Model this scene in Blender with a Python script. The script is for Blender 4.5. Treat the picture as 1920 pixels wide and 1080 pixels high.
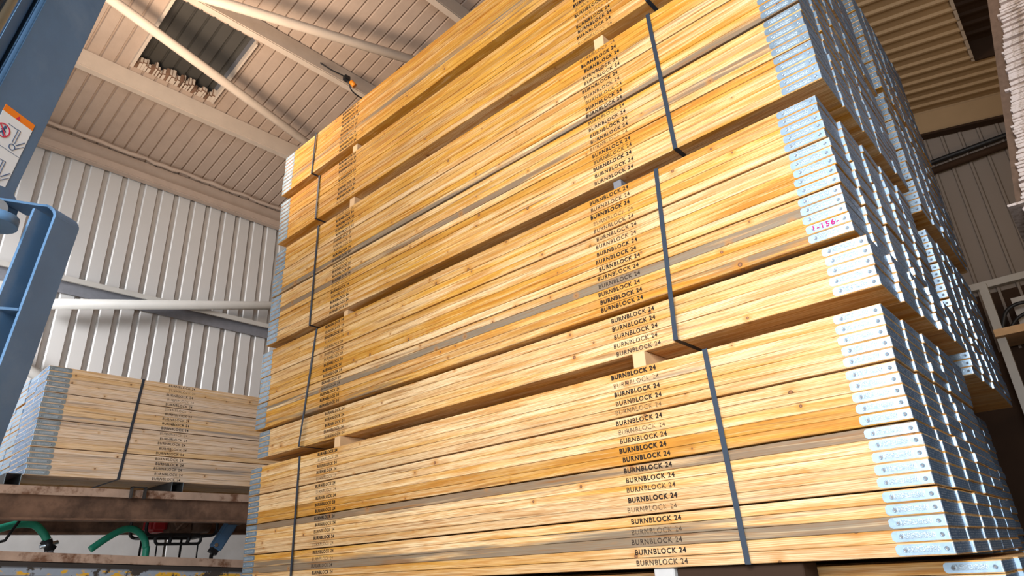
import bpy, bmesh, math, random
from mathutils import Vector, Matrix
random.seed(7)
R = random.Random(11)
for o in list(bpy.data.objects): bpy.data.objects.remove(o)
S = bpy.context.scene
COL = S.collection

# ------------------------------------------------------------------ camera
cam = bpy.data.objects.new('camera', bpy.data.cameras.new('camera')); COL.objects.link(cam)
r0 = Vector((0.7365862, 0.6746026, -0.0484974)); r1 = Vector((-0.2995736, 0.2611293, -0.9176422)); r2 = Vector((-0.6063798, 0.6904511, 0.3944374))
M = Matrix.Identity(4)
for i in range(3):
    M[i][0] = r0[i]; M[i][1] = -r1[i]; M[i][2] = -r2[i]; M[i][3] = (4.289082, -2.14868, 1.50282)[i]
cam.matrix_world = M
cam.data.sensor_width = 36; cam.data.lens = 1219.4263 * 36 / 1920
cam.data.clip_start = 0.05; cam.data.clip_end = 100
S.camera = cam

# ------------------------------------------------------------------ world, lights, exposure
w = bpy.data.worlds.new('world'); S.world = w; w.use_nodes = True
w.node_tree.nodes['Background'].inputs[0].default_value = (0.78, 0.90, 1.0, 1)
w.node_tree.nodes['Background'].inputs[1].default_value = 0.45
def area(name, loc, target, sx, sy, power, col, spread=180):
    l = bpy.data.lights.new(name, 'AREA'); l.shape = 'RECTANGLE'; l.size = sx; l.size_y = sy; l.energy = power; l.color = col; l.spread = math.radians(spread)
    o = bpy.data.objects.new(name, l); COL.objects.link(o); o.location = loc
    o.rotation_euler = (Vector(target) - Vector(loc)).to_track_quat('-Z', 'Y').to_euler()
    return o
area('doorway_daylight', (2.6, -7.6, 3.6), (2.4, 0, 3.4), 7.0, 6.4, 195, (0.90, 0.95, 1.0))
area('right_end_fill', (4.6, -4.0, 3.3), (3.8, 0.0, 2.5), 1.6, 1.6, 112, (0.98, 0.985, 1.0), 110)  # added light that brightens the right end of the front boards
area('warm_roof_fill', (-0.4, -1.3, 4.9), (0.1, 0.5, 6.9), 0.8, 0.8, 115, (1.0, 0.78, 0.58))  # added warm fill aimed up to brighten the roof, no real fitting
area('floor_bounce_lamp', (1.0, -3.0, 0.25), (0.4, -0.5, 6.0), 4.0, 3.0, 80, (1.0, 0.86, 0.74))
area('left_wall_fill', (-2.0, -4.3, 4.2), (-3.5, 1.2, 3.0), 0.8, 0.8, 110, (0.93, 0.96, 1.0), 80)  # added fill to lift the left wall, no real fitting
area('side_daylight', (6.15, -4.3, 2.4), (-1.5, -1.2, 3.0), 2.6, 3.2, 225, (0.80, 0.91, 1.0))
area('rear_roof_fill', (5.7, 4.6, 3.6), (3.9, 5.2, 6.4), 0.7, 0.7, 19, (1.0, 0.72, 0.42))  # added warm fill for the right roof slope and gable, no real fitting
S.view_settings.view_transform = 'Standard'; S.view_settings.look = 'None'; S.view_settings.gamma = 1
S.view_settings.exposure = 0.0
S.view_settings.use_curve_mapping = False

# ------------------------------------------------------------------ material helpers
class NT:
    def __init__(s, name):
        s.m = bpy.data.materials.new(name); s.m.use_nodes = True; s.t = s.m.node_tree
        s.b = s.t.nodes['Principled BSDF']; s.out = s.t.nodes['Material Output']
    def n(s, typ, **k):
        x = s.t.nodes.new(typ)
        for a, b in k.items(): setattr(x, a, b)
        return x
    def l(s, a, b): s.t.links.new(a, b)
    def math(s, op, a, b=None, c=None, clamp=False):
        x = s.n('ShaderNodeMath', operation=op, use_clamp=clamp)
        for i, v in enumerate((a, b, c)):
            if v is None: continue
            if hasattr(v, 'links'): s.l(v, x.inputs[i])
            else: x.inputs[i].default_value = v
        return x.outputs[0]
    def mix(s, f, a, b, mode='MIX'):
        x = s.n('ShaderNodeMix', data_type='RGBA', blend_type=mode)
        for i, v in ((0, f), (6, a), (7, b)):
            if hasattr(v, 'links'): s.l(v, x.inputs[i])
            elif i == 0: x.inputs[0].default_value = v
            else: x.inputs[i].default_value = (*v, 1)
        return x.outputs[2]
    def noise(s, vec, scale, detail=3, rough=0.5, dist=0.0):
        x = s.n('ShaderNodeTexNoise'); x.inputs['Scale'].default_value = scale; x.inputs['Detail'].default_value = detail
        x.inputs['Roughness'].default_value = rough; x.inputs['Distortion'].default_value = dist
        if vec is not None: s.l(vec, x.inputs['Vector'])
        return x.outputs['Fac']
    def comb(s, x, y, z):
        c = s.n('ShaderNodeCombineXYZ')
        for i, v in enumerate((x, y, z)):
            if hasattr(v, 'links'): s.l(v, c.inputs[i])
            else: c.inputs[i].default_value = v
        return c.outputs[0]
    def obj(s):
        tc = s.n('ShaderNodeTexCoord'); sp = s.n('ShaderNodeSeparateXYZ'); s.l(tc.outputs['Object'], sp.inputs[0])
        return tc.outputs['Object'], sp.outputs[0], sp.outputs[1], sp.outputs[2]
    def ramp(s, f, lo, hi, clamp=True):
        x = s.n('ShaderNodeMapRange'); s.l(f, x.inputs[0]); x.inputs[1].default_value = lo; x.inputs[2].default_value = hi; x.clamp = clamp
        return x.outputs[0]
    def attr(s, name):
        a = s.n('ShaderNodeAttribute', attribute_type='OBJECT', attribute_name=name); return a.outputs['Fac']
    def bump(s, h, strength=0.3, dist=0.002):
        b = s.n('ShaderNodeBump'); b.inputs['Strength'].default_value = strength; b.inputs['Distance'].default_value = dist
        s.l(h, b.inputs['Height']); s.l(b.outputs[0], s.b.inputs['Normal'])
    def base(s, c, rough=0.6, metal=0.0, spec=0.5):
        if hasattr(c, 'links'): s.l(c, s.b.inputs['Base Color'])
        else: s.b.inputs['Base Color'].default_value = (*c, 1)
        if hasattr(rough, 'links'): s.l(rough, s.b.inputs['Roughness'])
        else: s.b.inputs['Roughness'].default_value = rough
        s.b.inputs['Metallic'].default_value = metal; s.b.inputs['Specular IOR Level'].default_value = spec

def wood_mat(name, pale, yellow, orange, grey, brown, stuff=False):
    k = NT(name); co, x, y, z = k.obj()
    if stuff:
        wn = k.n('ShaderNodeTexWhiteNoise', noise_dimensions='2D')
        k.l(k.comb(k.math('FLOOR', k.math('MULTIPLY', z, 27.8)), k.math('FLOOR', k.math('MULTIPLY', y, 4.4)), 0), wn.inputs['Vector'])
        seed = wn.outputs['Value']; tone = k.math('MULTIPLY', seed, 0.9); greyA = 0.0
    else:
        oi = k.n('ShaderNodeObjectInfo'); seed = oi.outputs['Random']; tone = k.attr('tone'); greyA = k.attr('grey')
    sd = k.math('MULTIPLY', seed, 71.3)
    v = k.math('ADD', z, k.math('MULTIPLY', y, 0.55))
    # slow drift of the grain direction along the board
    drift = k.noise(k.comb(k.math('ADD', k.math('MULTIPLY', x, 0.7), sd), sd, 0), 1.0, 2)
    v2 = k.math('ADD', v, k.math('MULTIPLY', drift, 0.05))
    big = k.noise(k.comb(k.math('MULTIPLY', x, 0.8), k.math('MULTIPLY', v2, 26.0), sd), 1.0, 2, 0.5)
    pat = k.noise(k.comb(k.math('MULTIPLY', x, 1.7), k.math('MULTIPLY', v2, 46.0), k.math('ADD', sd, 9.1)), 1.0, 3, 0.55, 0.3)
    fine = k.noise(k.comb(k.math('MULTIPLY', x, 3.0), k.math('MULTIPLY', v2, 340.0), k.math('ADD', sd, 3.0)), 1.0, 3, 0.6)
    wob = k.noise(k.comb(k.math('MULTIPLY', x, 9.0), k.math('MULTIPLY', v2, 90.0), k.math('ADD', sd, 5.0)), 1.0, 2, 0.6)
    tf = k.math('ADD', tone, k.math('MULTIPLY', k.math('SUBTRACT', big, 0.5), 2.9), clamp=True)
    c = k.mix(tf, pale, yellow)
    of = k.math('MULTIPLY', k.ramp(pat, 0.50, 0.62), k.math('ADD', k.math('MULTIPLY', tone, 0.75), 0.15, clamp=True))
    c = k.mix(of, c, orange)
    fl = k.noise(k.comb(k.math('MULTIPLY', x, 5.0), k.math('MULTIPLY', v2, 120.0), k.math('ADD', sd, 29.0)), 1.0, 4, 0.65, 0.6)
    c = k.mix(k.math('MULTIPLY', k.ramp(fl, 0.46, 0.60), 0.5), c, orange)
    c = k.mix(k.math('MULTIPLY', k.ramp(fl, 0.44, 0.32), 0.5), c, pale)
    rg = k.n('ShaderNodeTexWave', wave_type='BANDS', bands_direction='Y'); rg.inputs['Scale'].default_value = 1.0; rg.inputs['Distortion'].default_value = 9.0; rg.inputs['Detail'].default_value = 2.0; rg.inputs['Detail Scale'].default_value = 0.35
    k.l(k.comb(k.math('ADD', k.math('MULTIPLY', x, 1.3), sd), k.math('MULTIPLY', v2, 62.0), sd), rg.inputs['Vector'])
    c = k.mix(k.math('MULTIPLY', k.ramp(rg.outputs['Fac'], 0.62, 0.95), 0.42), c, orange)
    # blue stain / brown heart streaks
    gn = k.noise(k.comb(k.math('MULTIPLY', x, 0.9), k.math('MULTIPLY', v2, 30.0), k.math('ADD', sd, 17.0)), 1.0, 3, 0.55)
    gf = k.ramp(k.math('ADD', gn, k.math('MULTIPLY', greyA, 0.36) if hasattr(greyA, 'links') else 0.0), 0.66, 0.80)
    c = k.mix(k.math('MULTIPLY', gf, 0.88), c, grey)
    bf = k.ramp(pat, 0.40, 0.28)
    c = k.mix(k.math('MULTIPLY', bf, 0.75), c, brown)
    c = k.mix(k.math('MULTIPLY', k.ramp(fine, 0.50, 0.66), 0.42), c, brown)
    c = k.mix(k.math('MULTIPLY', k.ramp(wob, 0.60, 0.75), 0.22), c, orange)
    # knots
    vo = k.n('ShaderNodeTexVoronoi', voronoi_dimensions='2D'); vo.inputs['Scale'].default_value = 5.5
    k.l(k.comb(k.math('ADD', x, k.math('MULTIPLY', sd, 1.7)), k.math('ADD', k.math('ADD', z, y), sd), 0), vo.inputs['Vector'])
    vc = k.n('ShaderNodeSeparateColor'); k.l(vo.outputs['Color'], vc.inputs[0])
    d = k.math('ADD', vo.outputs['Distance'], k.math('MULTIPLY', k.math('SUBTRACT', wob, 0.5), 0.02))
    d = k.math('ADD', d, k.math('MULTIPLY', k.math('GREATER_THAN', vc.outputs[0], 0.55), 1.0))
    d = k.math('MULTIPLY', d, k.math('ADD', 0.65, k.math('MULTIPLY', vc.outputs[1], 1.3)))
    halo = k.math('MULTIPLY', k.ramp(d, 0.15, 0.03), 0.6)
    c = k.mix(halo, c, orange)
    ring = k.math('MULTIPLY', k.ramp(d, 0.036, 0.026), 1.0)
    kn = k.mix(k.ramp(d, 0.014, 0.024), (0.30, 0.13, 0.06), (0.07, 0.035, 0.02))
    c = k.mix(ring, c, kn)
    sv = k.math('FRACT', k.math('MULTIPLY', seed, 17.7)); c = k.mix(k.math('MULTIPLY', k.math('MULTIPLY', sv, sv), 0.34), c, brown)
    if not stuff:
        # treatment fluid stain around the inkjet marks
        st = k.attr('stain')
        def box(c0):
            dx = k.math('ABSOLUTE', k.math('SUBTRACT', x, c0))
            return k.ramp(k.math('ADD', dx, k.math('MULTIPLY', k.math('SUBTRACT', wob, 0.5), 0.12)), 0.19, 0.08)
        bx = k.math('MAXIMUM', box(0.905), box(3.01))
        c = k.mix(k.math('MULTIPLY', k.math('MULTIPLY', bx, st), 0.75), c, (0.52, 0.22, 0.025))
    k.base(c, 0.62, 0, 0.3)
    k.bump(fine, 0.25, 0.001)
    return k.m

WY = wood_mat('pine_yellow', (0.86, 0.65, 0.38), (0.64, 0.335, 0.048), (0.46, 0.17, 0.010), (0.15, 0.125, 0.095), (0.25, 0.10, 0.022))
WP = wood_mat('pine_pale', (0.84, 0.70, 0.57), (0.82, 0.58, 0.33), (0.62, 0.36, 0.14), (0.30, 0.27, 0.25), (0.36, 0.24, 0.15))
WS = wood_mat('pine_stack', (0.72, 0.48, 0.24), (0.64, 0.34, 0.10), (0.50, 0.21, 0.03), (0.2, 0.16, 0.12), (0.28, 0.14, 0.05), True)

def galv(name, base, rough, dark=False):
    k = NT(name); co, x, y, z = k.obj()
    oi = k.n('ShaderNodeObjectInfo'); sd = k.math('MULTIPLY', oi.outputs['Random'], 40)
    vo = k.n('ShaderNodeTexVoronoi'); vo.inputs['Scale'].default_value = 130
    va = k.n('ShaderNodeVectorMath', operation='ADD'); k.l(co, va.inputs[0]); k.l(k.comb(sd, sd, sd), va.inputs[1]); k.l(va.outputs[0], vo.inputs['Vector'])
    sp = k.n('ShaderNodeSeparateColor'); k.l(vo.outputs['Color'], sp.inputs[0])
    nz = k.noise(va.outputs[0], 22, 3)
    c = k.mix(sp.outputs[0], tuple(b * 0.80 for b in base), base)
    c = k.mix(k.ramp(nz, 0.35, 0.7), c, tuple(min(1, b * 1.12) for b in base))
    if dark:
        # pressed stud rows and lettering panel across the board end
        fy = k.math('FRACT', k.math('MULTIPLY', y, 90.0)); fz = k.math('FRACT', k.math('MULTIPLY', z, 150.0))
        dy = k.math('ABSOLUTE', k.math('SUBTRACT', fy, 0.5)); dz = k.math('ABSOLUTE', k.math('SUBTRACT', fz, 0.5))
        dd = k.math('ADD', k.math('MULTIPLY', dy, dy), k.math('MULTIPLY', dz, dz))
        stud = k.ramp(dd, 0.12, 0.05)
        sel = k.ramp(k.noise(k.comb(0.0, k.math('MULTIPLY', y, 60.0), k.math('MULTIPLY', z, 90.0)), 1.0, 1), 0.40, 0.52)
        stud = k.math('MULTIPLY', stud, sel)
        c = k.mix(stud, c, (0.52, 0.58, 0.66)); h = stud
    else:
        # pressed lettering band between the two nails (symmetric pattern on both faces)
        en = k.noise(k.comb(k.math('MULTIPLY', x, 320.0), 0.0, k.math('MULTIPLY', z, 260.0)), 1.0, 2, 0.6)
        zm = k.math('ABSOLUTE', k.math('SUBTRACT', z, 0.018))
        u = k.math('ABSOLUTE', k.math('SUBTRACT', k.math('ABSOLUTE', k.math('SUBTRACT', x, 1.95)), 1.872))
        msk = k.math('MULTIPLY', k.ramp(zm, 0.008, 0.006), k.ramp(u, 0.045, 0.040))
        h = k.math('MULTIPLY', k.ramp(en, 0.45, 0.55), msk)
        c = k.mix(k.math('MULTIPLY', h, 0.25), c, (0.93, 0.95, 0.93))
    k.base(c, rough, 0.75, 0.5)
    k.bump(h, 0.5, 0.0012)
    return k.m
GALV = galv('galvanised_plate', (0.31, 0.42, 0.53), 0.38)
GEND = galv('galvanised_end_shaded', (0.12, 0.20, 0.32), 0.5, True)  # same metal as the plates, dark room reflection put into its colour

def simple(name, col, rough=0.6, metal=0.0, var=0.15, scale=8.0, bump=0.0, spec=0.4, col2=None, thr=(0.45, 0.65)):
    k = NT(name); co, x, y, z = k.obj()
    n1 = k.noise(co, scale, 4, 0.6)
    c = k.mix(n1, tuple(a * (1 - var) for a in col), tuple(min(1, a * (1 + var)) for a in col))
    if col2:
        n2 = k.noise(co, scale * 0.55, 5, 0.65); c = k.mix(k.ramp(n2, *thr), c, col2)
    k.base(c, rough, metal, spec)
    if bump: k.bump(n1, bump, 0.01)
    return k.m
def ink(name, col, cover):
    k = NT(name); co, x, y, z = k.obj()
    k.base(col, 0.7, 0, 0.2)
    n = k.noise(k.comb(k.math('MULTIPLY', x, 260.0), 0.0, k.math('MULTIPLY', z, 260.0)), 1.0, 2)
    n2 = k.noise(k.comb(k.math('MULTIPLY', x, 30.0), 0.0, k.math('MULTIPLY', z, 30.0)), 1.0, 2)
    f = k.ramp(k.math('ADD', k.math('MULTIPLY', n, 0.6), k.math('MULTIPLY', n2, 0.4)), 0.56 - cover * 0.3, 0.62 - cover * 0.3)
    a = k.math('SUBTRACT', 1.0, f) if cover < 0 else k.math('ADD', k.math('MULTIPLY', f, 0.75), 0.25 * cover, clamp=True)
    k.l(a, k.b.inputs['Alpha'])
    return k.m
INKD = ink('ink_dark', (0.020, 0.013, 0.010), 1.0)
INKM = ink('ink_medium', (0.045, 0.028, 0.020), 0.55)
INKF = ink('ink_faded', (0.07, 0.045, 0.03), 0.35)
INKR = ink('marker_magenta', (0.45, 0.01, 0.16), 1.0)
STRAP = simple('strap_steel', (0.045, 0.06, 0.085), 0.38, 0.5, 0.1, 30)
LATH = simple('bearer_timber', (0.66, 0.42, 0.22), 0.7, 0, 0.2, 12, 0.2)
GREYM = simple('bearer_grey', (0.20, 0.20, 0.22), 0.6, 0.3, 0.2, 20)
RUST = simple('rusty_steel', (0.20, 0.115, 0.075), 0.75, 0.2, 0.45, 7, 0.3, 0.3, (0.085, 0.05, 0.035))
RUSTL = simple('rusty_steel_lit', (0.42, 0.30, 0.23), 0.6, 0.2, 0.35, 10, 0.3, 0.4, (0.17, 0.085, 0.05), (0.5, 0.6))  # lighter rust for top flanges, the light on them put into the colour
def paint_mat():
    k = NT('flaking_paint_steel'); co, x, y, z = k.obj()
    n1 = k.noise(co, 9, 5, 0.65); v = k.comb(0.0, k.math('MULTIPLY', y, 7.0), k.math('MULTIPLY', z, 14.0)); n2 = k.noise(v, 1.0, 3, 0.6)
    c = k.mix(n1, (0.20, 0.25, 0.32), (0.38, 0.43, 0.50))
    zf = k.math('MULTIPLY', k.ramp(z, 0.205, 0.195), k.ramp(z, 0.160, 0.170))
    c = k.mix(k.math('MULTIPLY', k.ramp(n2, 0.50, 0.54), zf), c, (0.68, 0.38, 0.03))
    c = k.mix(k.ramp(n1, 0.53, 0.58), c, (0.05, 0.042, 0.036))
    c = k.mix(k.ramp(z, 0.20, 0.215), c, (0.035, 0.03, 0.028)); c = k.mix(k.ramp(z, 0.165, 0.155), c, (0.05, 0.045, 0.04)); k.base(c, 0.6, 0.1, 0.4); return k.m
PAINT = paint_mat()
BLACK = simple('black_steel', (0.02, 0.02, 0.022), 0.45, 0.3, 0.3, 20)
DARKST = simple('dark_channel_steel', (0.055, 0.058, 0.06), 0.5, 0.6, 0.2, 15)
CONC = simple('concrete_panel', (0.50, 0.49, 0.48), 0.9, 0, 0.22, 4.0, 0.3, 0.2)
CONCF = simple('concrete_floor', (0.34, 0.30, 0.26), 0.85, 0, 0.15, 2.0, 0.1, 0.2)
WALLM = simple('wall_sheeting', (0.50, 0.48, 0.46), 0.36, 0.0, 0.07, 1.2, 0.02, 0.5)
ROOFM = simple('foam_coated_sheeting', (0.40, 0.31, 0.25), 0.85, 0.0, 0.16, 5.0, 0.6, 0.2)
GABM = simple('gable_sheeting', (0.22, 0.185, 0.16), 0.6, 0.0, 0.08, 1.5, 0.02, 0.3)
ROOFR = simple('brown_roof_sheeting', (0.34, 0.23, 0.125), 0.7, 0.0, 0.12, 3.0, 0.1, 0.3)
STEELW = simple('sprayed_purlin', (0.50, 0.42, 0.35), 0.8, 0.0, 0.12, 6.0, 0.4, 0.2)
TUBEM = simple('painted_tube', (0.42, 0.40, 0.37), 0.45, 0.0, 0.1, 5.0, 0.05, 0.4)
DGREEN = simple('dark_rooflight', (0.060, 0.056, 0.050), 0.5, 0.0, 0.15, 4.0, 0.0, 0.4)
DBROWN = simple('dark_brown_panel', (0.035, 0.018, 0.010), 0.8, 0.0, 0.3, 4.0, 0.0, 0.2)
BLUEM = simple('forklift_blue_grey', (0.075, 0.155, 0.27), 0.42, 0.0, 0.2, 14.0, 0.03, 0.5, (0.12, 0.20, 0.31), (0.52, 0.75))
CHROME = simple('chrome_rod', (0.55, 0.65, 0.75), 0.15, 1.0, 0.05, 5)
BOLTM = simple('bright_bolt', (0.62, 0.68, 0.74), 0.25, 0.9, 0.15, 60)
WHITE = simple('sticker_white', (0.80, 0.83, 0.86), 0.4, 0, 0.02, 5)
ORANGE = simple('sticker_orange', (0.90, 0.22, 0.01), 0.4, 0, 0.05, 5)
REDP = simple('sticker_red', (0.66, 0.02, 0.08), 0.4, 0, 0.05, 5)
NAVY = simple('sticker_navy', (0.03, 0.10, 0.24), 0.4, 0, 0.05, 5)
GREENH = simple('green_hose', (0.02, 0.27, 0.17), 0.4, 0, 0.2, 30)
BLUEP = simple('blue_plastic', (0.01, 0.27, 0.62), 0.35, 0, 0.15, 15)
REDM = simple('red_paint', (0.34, 0.015, 0.02), 0.4, 0, 0.2, 15)
PLYO = simple('orange_plywood', (0.36, 0.155, 0.05), 0.7, 0, 0.3, 6, 0.1)
ENG = simple('engine_brown', (0.13, 0.075, 0.05), 0.6, 0.2, 0.5, 25, 0.3)
PLYE = simple('sheet_edge', (0.74, 0.62, 0.56), 0.85, 0, 0.35, 30, 0.3, 0.2, (0.36, 0.25, 0.18))
PLYS = simple('sheet_side', (0.17, 0.105, 0.07), 0.85, 0, 0.4, 30, 0.3, 0.2)
AMBER = simple('amber_plastic', (0.75, 0.24, 0.02), 0.35, 0, 0.05, 20)

# ------------------------------------------------------------------ mesh helpers
class MB:
    def __init__(s, off=(0, 0, 0)): s.bm = bmesh.new(); s.off = Vector(off); s.mats = []
    def mi(s, m):
        if m not in s.mats: s.mats.append(m)
        return s.mats.index(m)
    def hexa(s, p, m=None):
        """p: 8 points, bottom ring 0-3 then top ring 4-7"""
        v = [s.bm.verts.new(Vector(q) - s.off) for q in p]; i = s.mi(m)
        for f in ((3, 2, 1, 0), (4, 5, 6, 7), (0, 1, 5, 4), (1, 2, 6, 5), (2, 3, 7, 6), (3, 0, 4, 7)):
            fc = s.bm.faces.new([v[a] for a in f]); fc.material_index = i
    def box(s, x0, x1, y0, y1, z0, z1, m=None):
        s.hexa([(x0, y0, z0), (x1, y0, z0), (x1, y1, z0), (x0, y1, z0), (x0, y0, z1), (x1, y0, z1), (x1, y1, z1), (x0, y1, z1)], m)
    def beam(s, a, b, w, h, m=None, up=(0, 0, 1)):
        a = Vector(a); b = Vector(b); d = (b - a).normalized(); u = Vector(up); sd = d.cross(u).normalized(); u = sd.cross(d)
        P = []
        for q in (a, b):
            P += [q - sd * w / 2 - u * h / 2, q + sd * w / 2 - u * h / 2, q + sd * w / 2 + u * h / 2, q - sd * w / 2 + u * h / 2]
        s.hexa(P, m)
    def tube(s, pts, r, m=None, n=10, cap=True):
        pts = [Vector(p) for p in pts]; rings = []; i_ = s.mi(m); prev = None
        for i, p in enumerate(pts):
            t = (pts[min(i + 1, len(pts) - 1)] - pts[max(i - 1, 0)]).normalized()
            a = t.orthogonal().normalized() if prev is None else (prev - t * prev.dot(t)).normalized(); prev = a
            b = t.cross(a); rr = r[i] if isinstance(r, (list, tuple)) else r
            rings.append([s.bm.verts.new(p + (a * math.cos(2 * math.pi * k / n) + b * math.sin(2 * math.pi * k / n)) * rr - s.off) for k in range(n)])
        for i in range(len(rings) - 1):
            for k in range(n):
                f = s.bm.faces.new((rings[i][k], rings[i][(k + 1) % n], rings[i + 1][(k + 1) % n], rings[i + 1][k])); f.material_index = i_; f.smooth = True
        if cap:
            for rg, rev in ((rings[0], True), (rings[-1], False)):
                f = s.bm.faces.new(list(reversed(rg)) if rev else rg); f.material_index = i_
    def prism(s, pts, depth, m=None):
        """closed outline (3D, planar) extruded by the vector depth"""
        a = [s.bm.verts.new(Vector(p) - s.off) for p in pts]; b = [s.bm.verts.new(Vector(p) + Vector(depth) - s.off) for p in pts]; i = s.mi(m); n = len(a)
        for f in ([a[k] for k in range(n)], [b[n - 1 - k] for k in range(n)]):
            fc = s.bm.faces.new(f); fc.material_index = i
        for k in range(n):
            fc = s.bm.faces.new((a[k], b[k], b[(k + 1) % n], a[(k + 1) % n])); fc.material_index = i
    def mesh(s, name, bevel=0.0, seg=1):
        if bevel: bmesh.ops.bevel(s.bm, geom=[e for e in s.bm.edges], offset=bevel, segments=seg, affect='EDGES', clamp_overlap=True)
        bmesh.ops.recalc_face_normals(s.bm, faces=s.bm.faces[:])
        me = bpy.data.meshes.new(name); s.bm.to_mesh(me); s.bm.free()
        for m in s.mats: me.materials.append(m)
        return me
    def build(s, name, parent=None, bevel=0.0, seg=1):
        o = bpy.data.objects.new(name, s.mesh(name, bevel, seg)); COL.objects.link(o)
        if parent is not None: o.parent = parent
        elif s.off.length: o.location = s.off
        return o
def smooth(pts, n=6):
    pts = [Vector(p) for p in pts]; out = []
    for i in range(len(pts) - 1):
        p0 = pts[max(i - 1, 0)]; p1 = pts[i]; p2 = pts[i + 1]; p3 = pts[min(i + 2, len(pts) - 1)]
        for k in range(n):
            t = k / n; out.append(0.5 * ((2 * p1) + (p2 - p0) * t + (2 * p0 - 5 * p1 + 4 * p2 - p3) * t * t + (3 * p1 - p0 - 3 * p2 + p3) * t ** 3))
    out.append(pts[-1]); return out
def tag(o, label=None, cat=None, group=None, kind=None):
    if label: o['label'] = label
    if cat: o['category'] = cat
    if group: o['group'] = group
    if kind: o['kind'] = kind
    return o
def thing(name, loc, label, cat, group=None, rz=0.0):
    o = bpy.data.objects.new(name, None); COL.objects.link(o); o.location = loc; o.rotation_euler = (0, 0, rz); o.empty_display_size = 0.1
    return tag(o, label, cat, group)
def struct(o): o['kind'] = 'structure'; return o

# ================================================================== the shell
XW = -3.5; RX = 1.4; YG = 7.0; YF = -6.0; XR = 6.3
def zroof(x): return 6.30 + 0.2 * (x - XW) if x <= RX else 7.28 - 0.2 * (x - RX)
mb = MB(); mb.box(XW - 0.2, XR + 0.2, YF - 3, YG + 0.2, -0.1, 0.0, CONCF); struct(mb.build('floor'))

def corr(mb, origin, ulen, u, v, vlen, n, prof, m):
    """sheet: profile prof (offset along u, height along n) repeated over ulen, swept along v"""
    origin = Vector(origin); u = Vector(u); v = Vector(v); n = Vector(n); pitch = prof[-1][0]; i_ = mb.mi(m)
    s = 0.0; cols = []
    while s < ulen - 1e-6:
        for a, h in prof[:-1]:
            if s + a <= ulen: cols.append((s + a, h))
        s += pitch
    cols.append((ulen, 0))
    va = [mb.bm.verts.new(origin + u * a + n * h - mb.off) for a, h in cols]
    vb = [mb.bm.verts.new(origin + u * a + n * h + v * vlen - mb.off) for a, h in cols]
    for k in range(len(cols) - 1):
        f = mb.bm.faces.new((va[k], va[k + 1], vb[k + 1], vb[k])); f.material_index = i_
PW = [(0, 0), (0.066, 0), (0.082, -0.042), (0.124, -0.042), (0.140, 0), (0.2, 0)]
mb = MB(); corr(mb, (XW, -5.921, 1.6), 12.92, (0, 1, 0), (0, 0, 1), 4.9, (1, 0, 0), PW, WALLM)
mb.box(XW - 0.1, XW - 0.045, YF, YG, 0, 6.4, WALLM); struct(mb.build('wall_left'))
PG = [(0, 0), (0.12, 0), (0.13, -0.025), (0.155, -0.025), (0.165, 0), (0.19, 0)]
mb = MB(); corr(mb, (XW, YG, 3.5), 9.8, (1, 0, 0), (0, 0, 1), 3.9, (0, 1, 0), PG, GABM)
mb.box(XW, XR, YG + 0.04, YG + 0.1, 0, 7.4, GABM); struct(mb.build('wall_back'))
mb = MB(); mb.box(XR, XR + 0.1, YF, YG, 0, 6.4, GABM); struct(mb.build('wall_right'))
# roof, left slope: four pieces around the rooflight opening
SL = (-2.11, -1.12, -0.72, 0.11)      # x0 x1 y0 y1 of the opening
nL = Vector((-0.2, 0, 1)).normalized(); PR = [(0, 0), (0.052, 0), (0.058, 0.022), (0.070, 0.022), (0.078, 0), (0.1333, 0)]
def roofpiece(mb, x0, x1, y0, y1, m, lift=0.0):
    y0s = -6.0 + round((y0 + 6.0) / 0.1333) * 0.1333; 
    a = Vector((x0, y0s, zroof(x0 + (1e-6 if x0 >= RX else 0)) + lift)); b = Vector((x1, y0s, zroof(x1) + lift))
    corr(mb, a, y1 - y0s, (0, 1, 0), (b - a).normalized(), (b - a).length, (0, 0, 1), PR, m)
mb = MB()
roofpiece(mb, XW - 0.1, SL[0], YF, YG, ROOFM); roofpiece(mb, SL[1], RX, YF, YG, ROOFM)
roofpiece(mb, SL[0], SL[1], YF, SL[2], ROOFM); roofpiece(mb, SL[0], SL[1], SL[3], YG, ROOFM)
struct(mb.build('ceiling'))
# right slope with larger brown sheets and a boarded rooflight
PRR = [(0, 0), (0.10, 0), (0.115, -0.03), (0.14, -0.03), (0.155, 0), (0.20, 0)]
def roofpr(mb, x0, x1, y0, y1, m, lift=0.0):
    a = Vector((x0, y0, zroof(x0 + 1e-6) + lift)); b = Vector((x1, y0, zroof(x1) + lift))
    corr(mb, a, y1 - y0, (0, 1, 0), (b - a).normalized(), (b - a).length, (0, 0, 1), PRR, m)
SR = (4.46, 5.3, 1.0, 6.0)
mb = MB(); roofpr(mb, RX, SR[0], YF, YG, ROOFR); roofpr(mb, SR[1], XR + 0.1, YF, YG, ROOFR)
roofpr(mb, SR[0], SR[1], YF, SR[2], ROOFR); roofpr(mb, SR[0], SR[1], SR[3], YG, ROOFR)
struct(mb.build('ceiling'))
mb = MB()                                                  # dull outer skin above both openings
for (x0, x1, y0, y1) in ((SL[0] - .1, SL[1] + .1, SL[2] - .1, SL[3] + .1),):
    roofpiece(mb, x0, x1, y0, y1, DGREEN, 0.17)
struct(mb.build('window_1'))
mb = MB(); roofpr(mb, SR[0] - .1, SR[1] + .1, SR[2] - .1, SR[3] + .1, DBROWN, 0.25); struct(mb.build('window_2'))
def slopebox(mb, x0, x1, y0, y1, dz0, dz1, m):
    P = []
    for dz in (dz0, dz1): P += [(x0, y0, zroof(x0) + dz), (x1, y0, zroof(x1) + dz), (x1, y1, zroof(x1) + dz), (x0, y1, zroof(x0) + dz)]
    mb.hexa(P, m)
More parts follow.
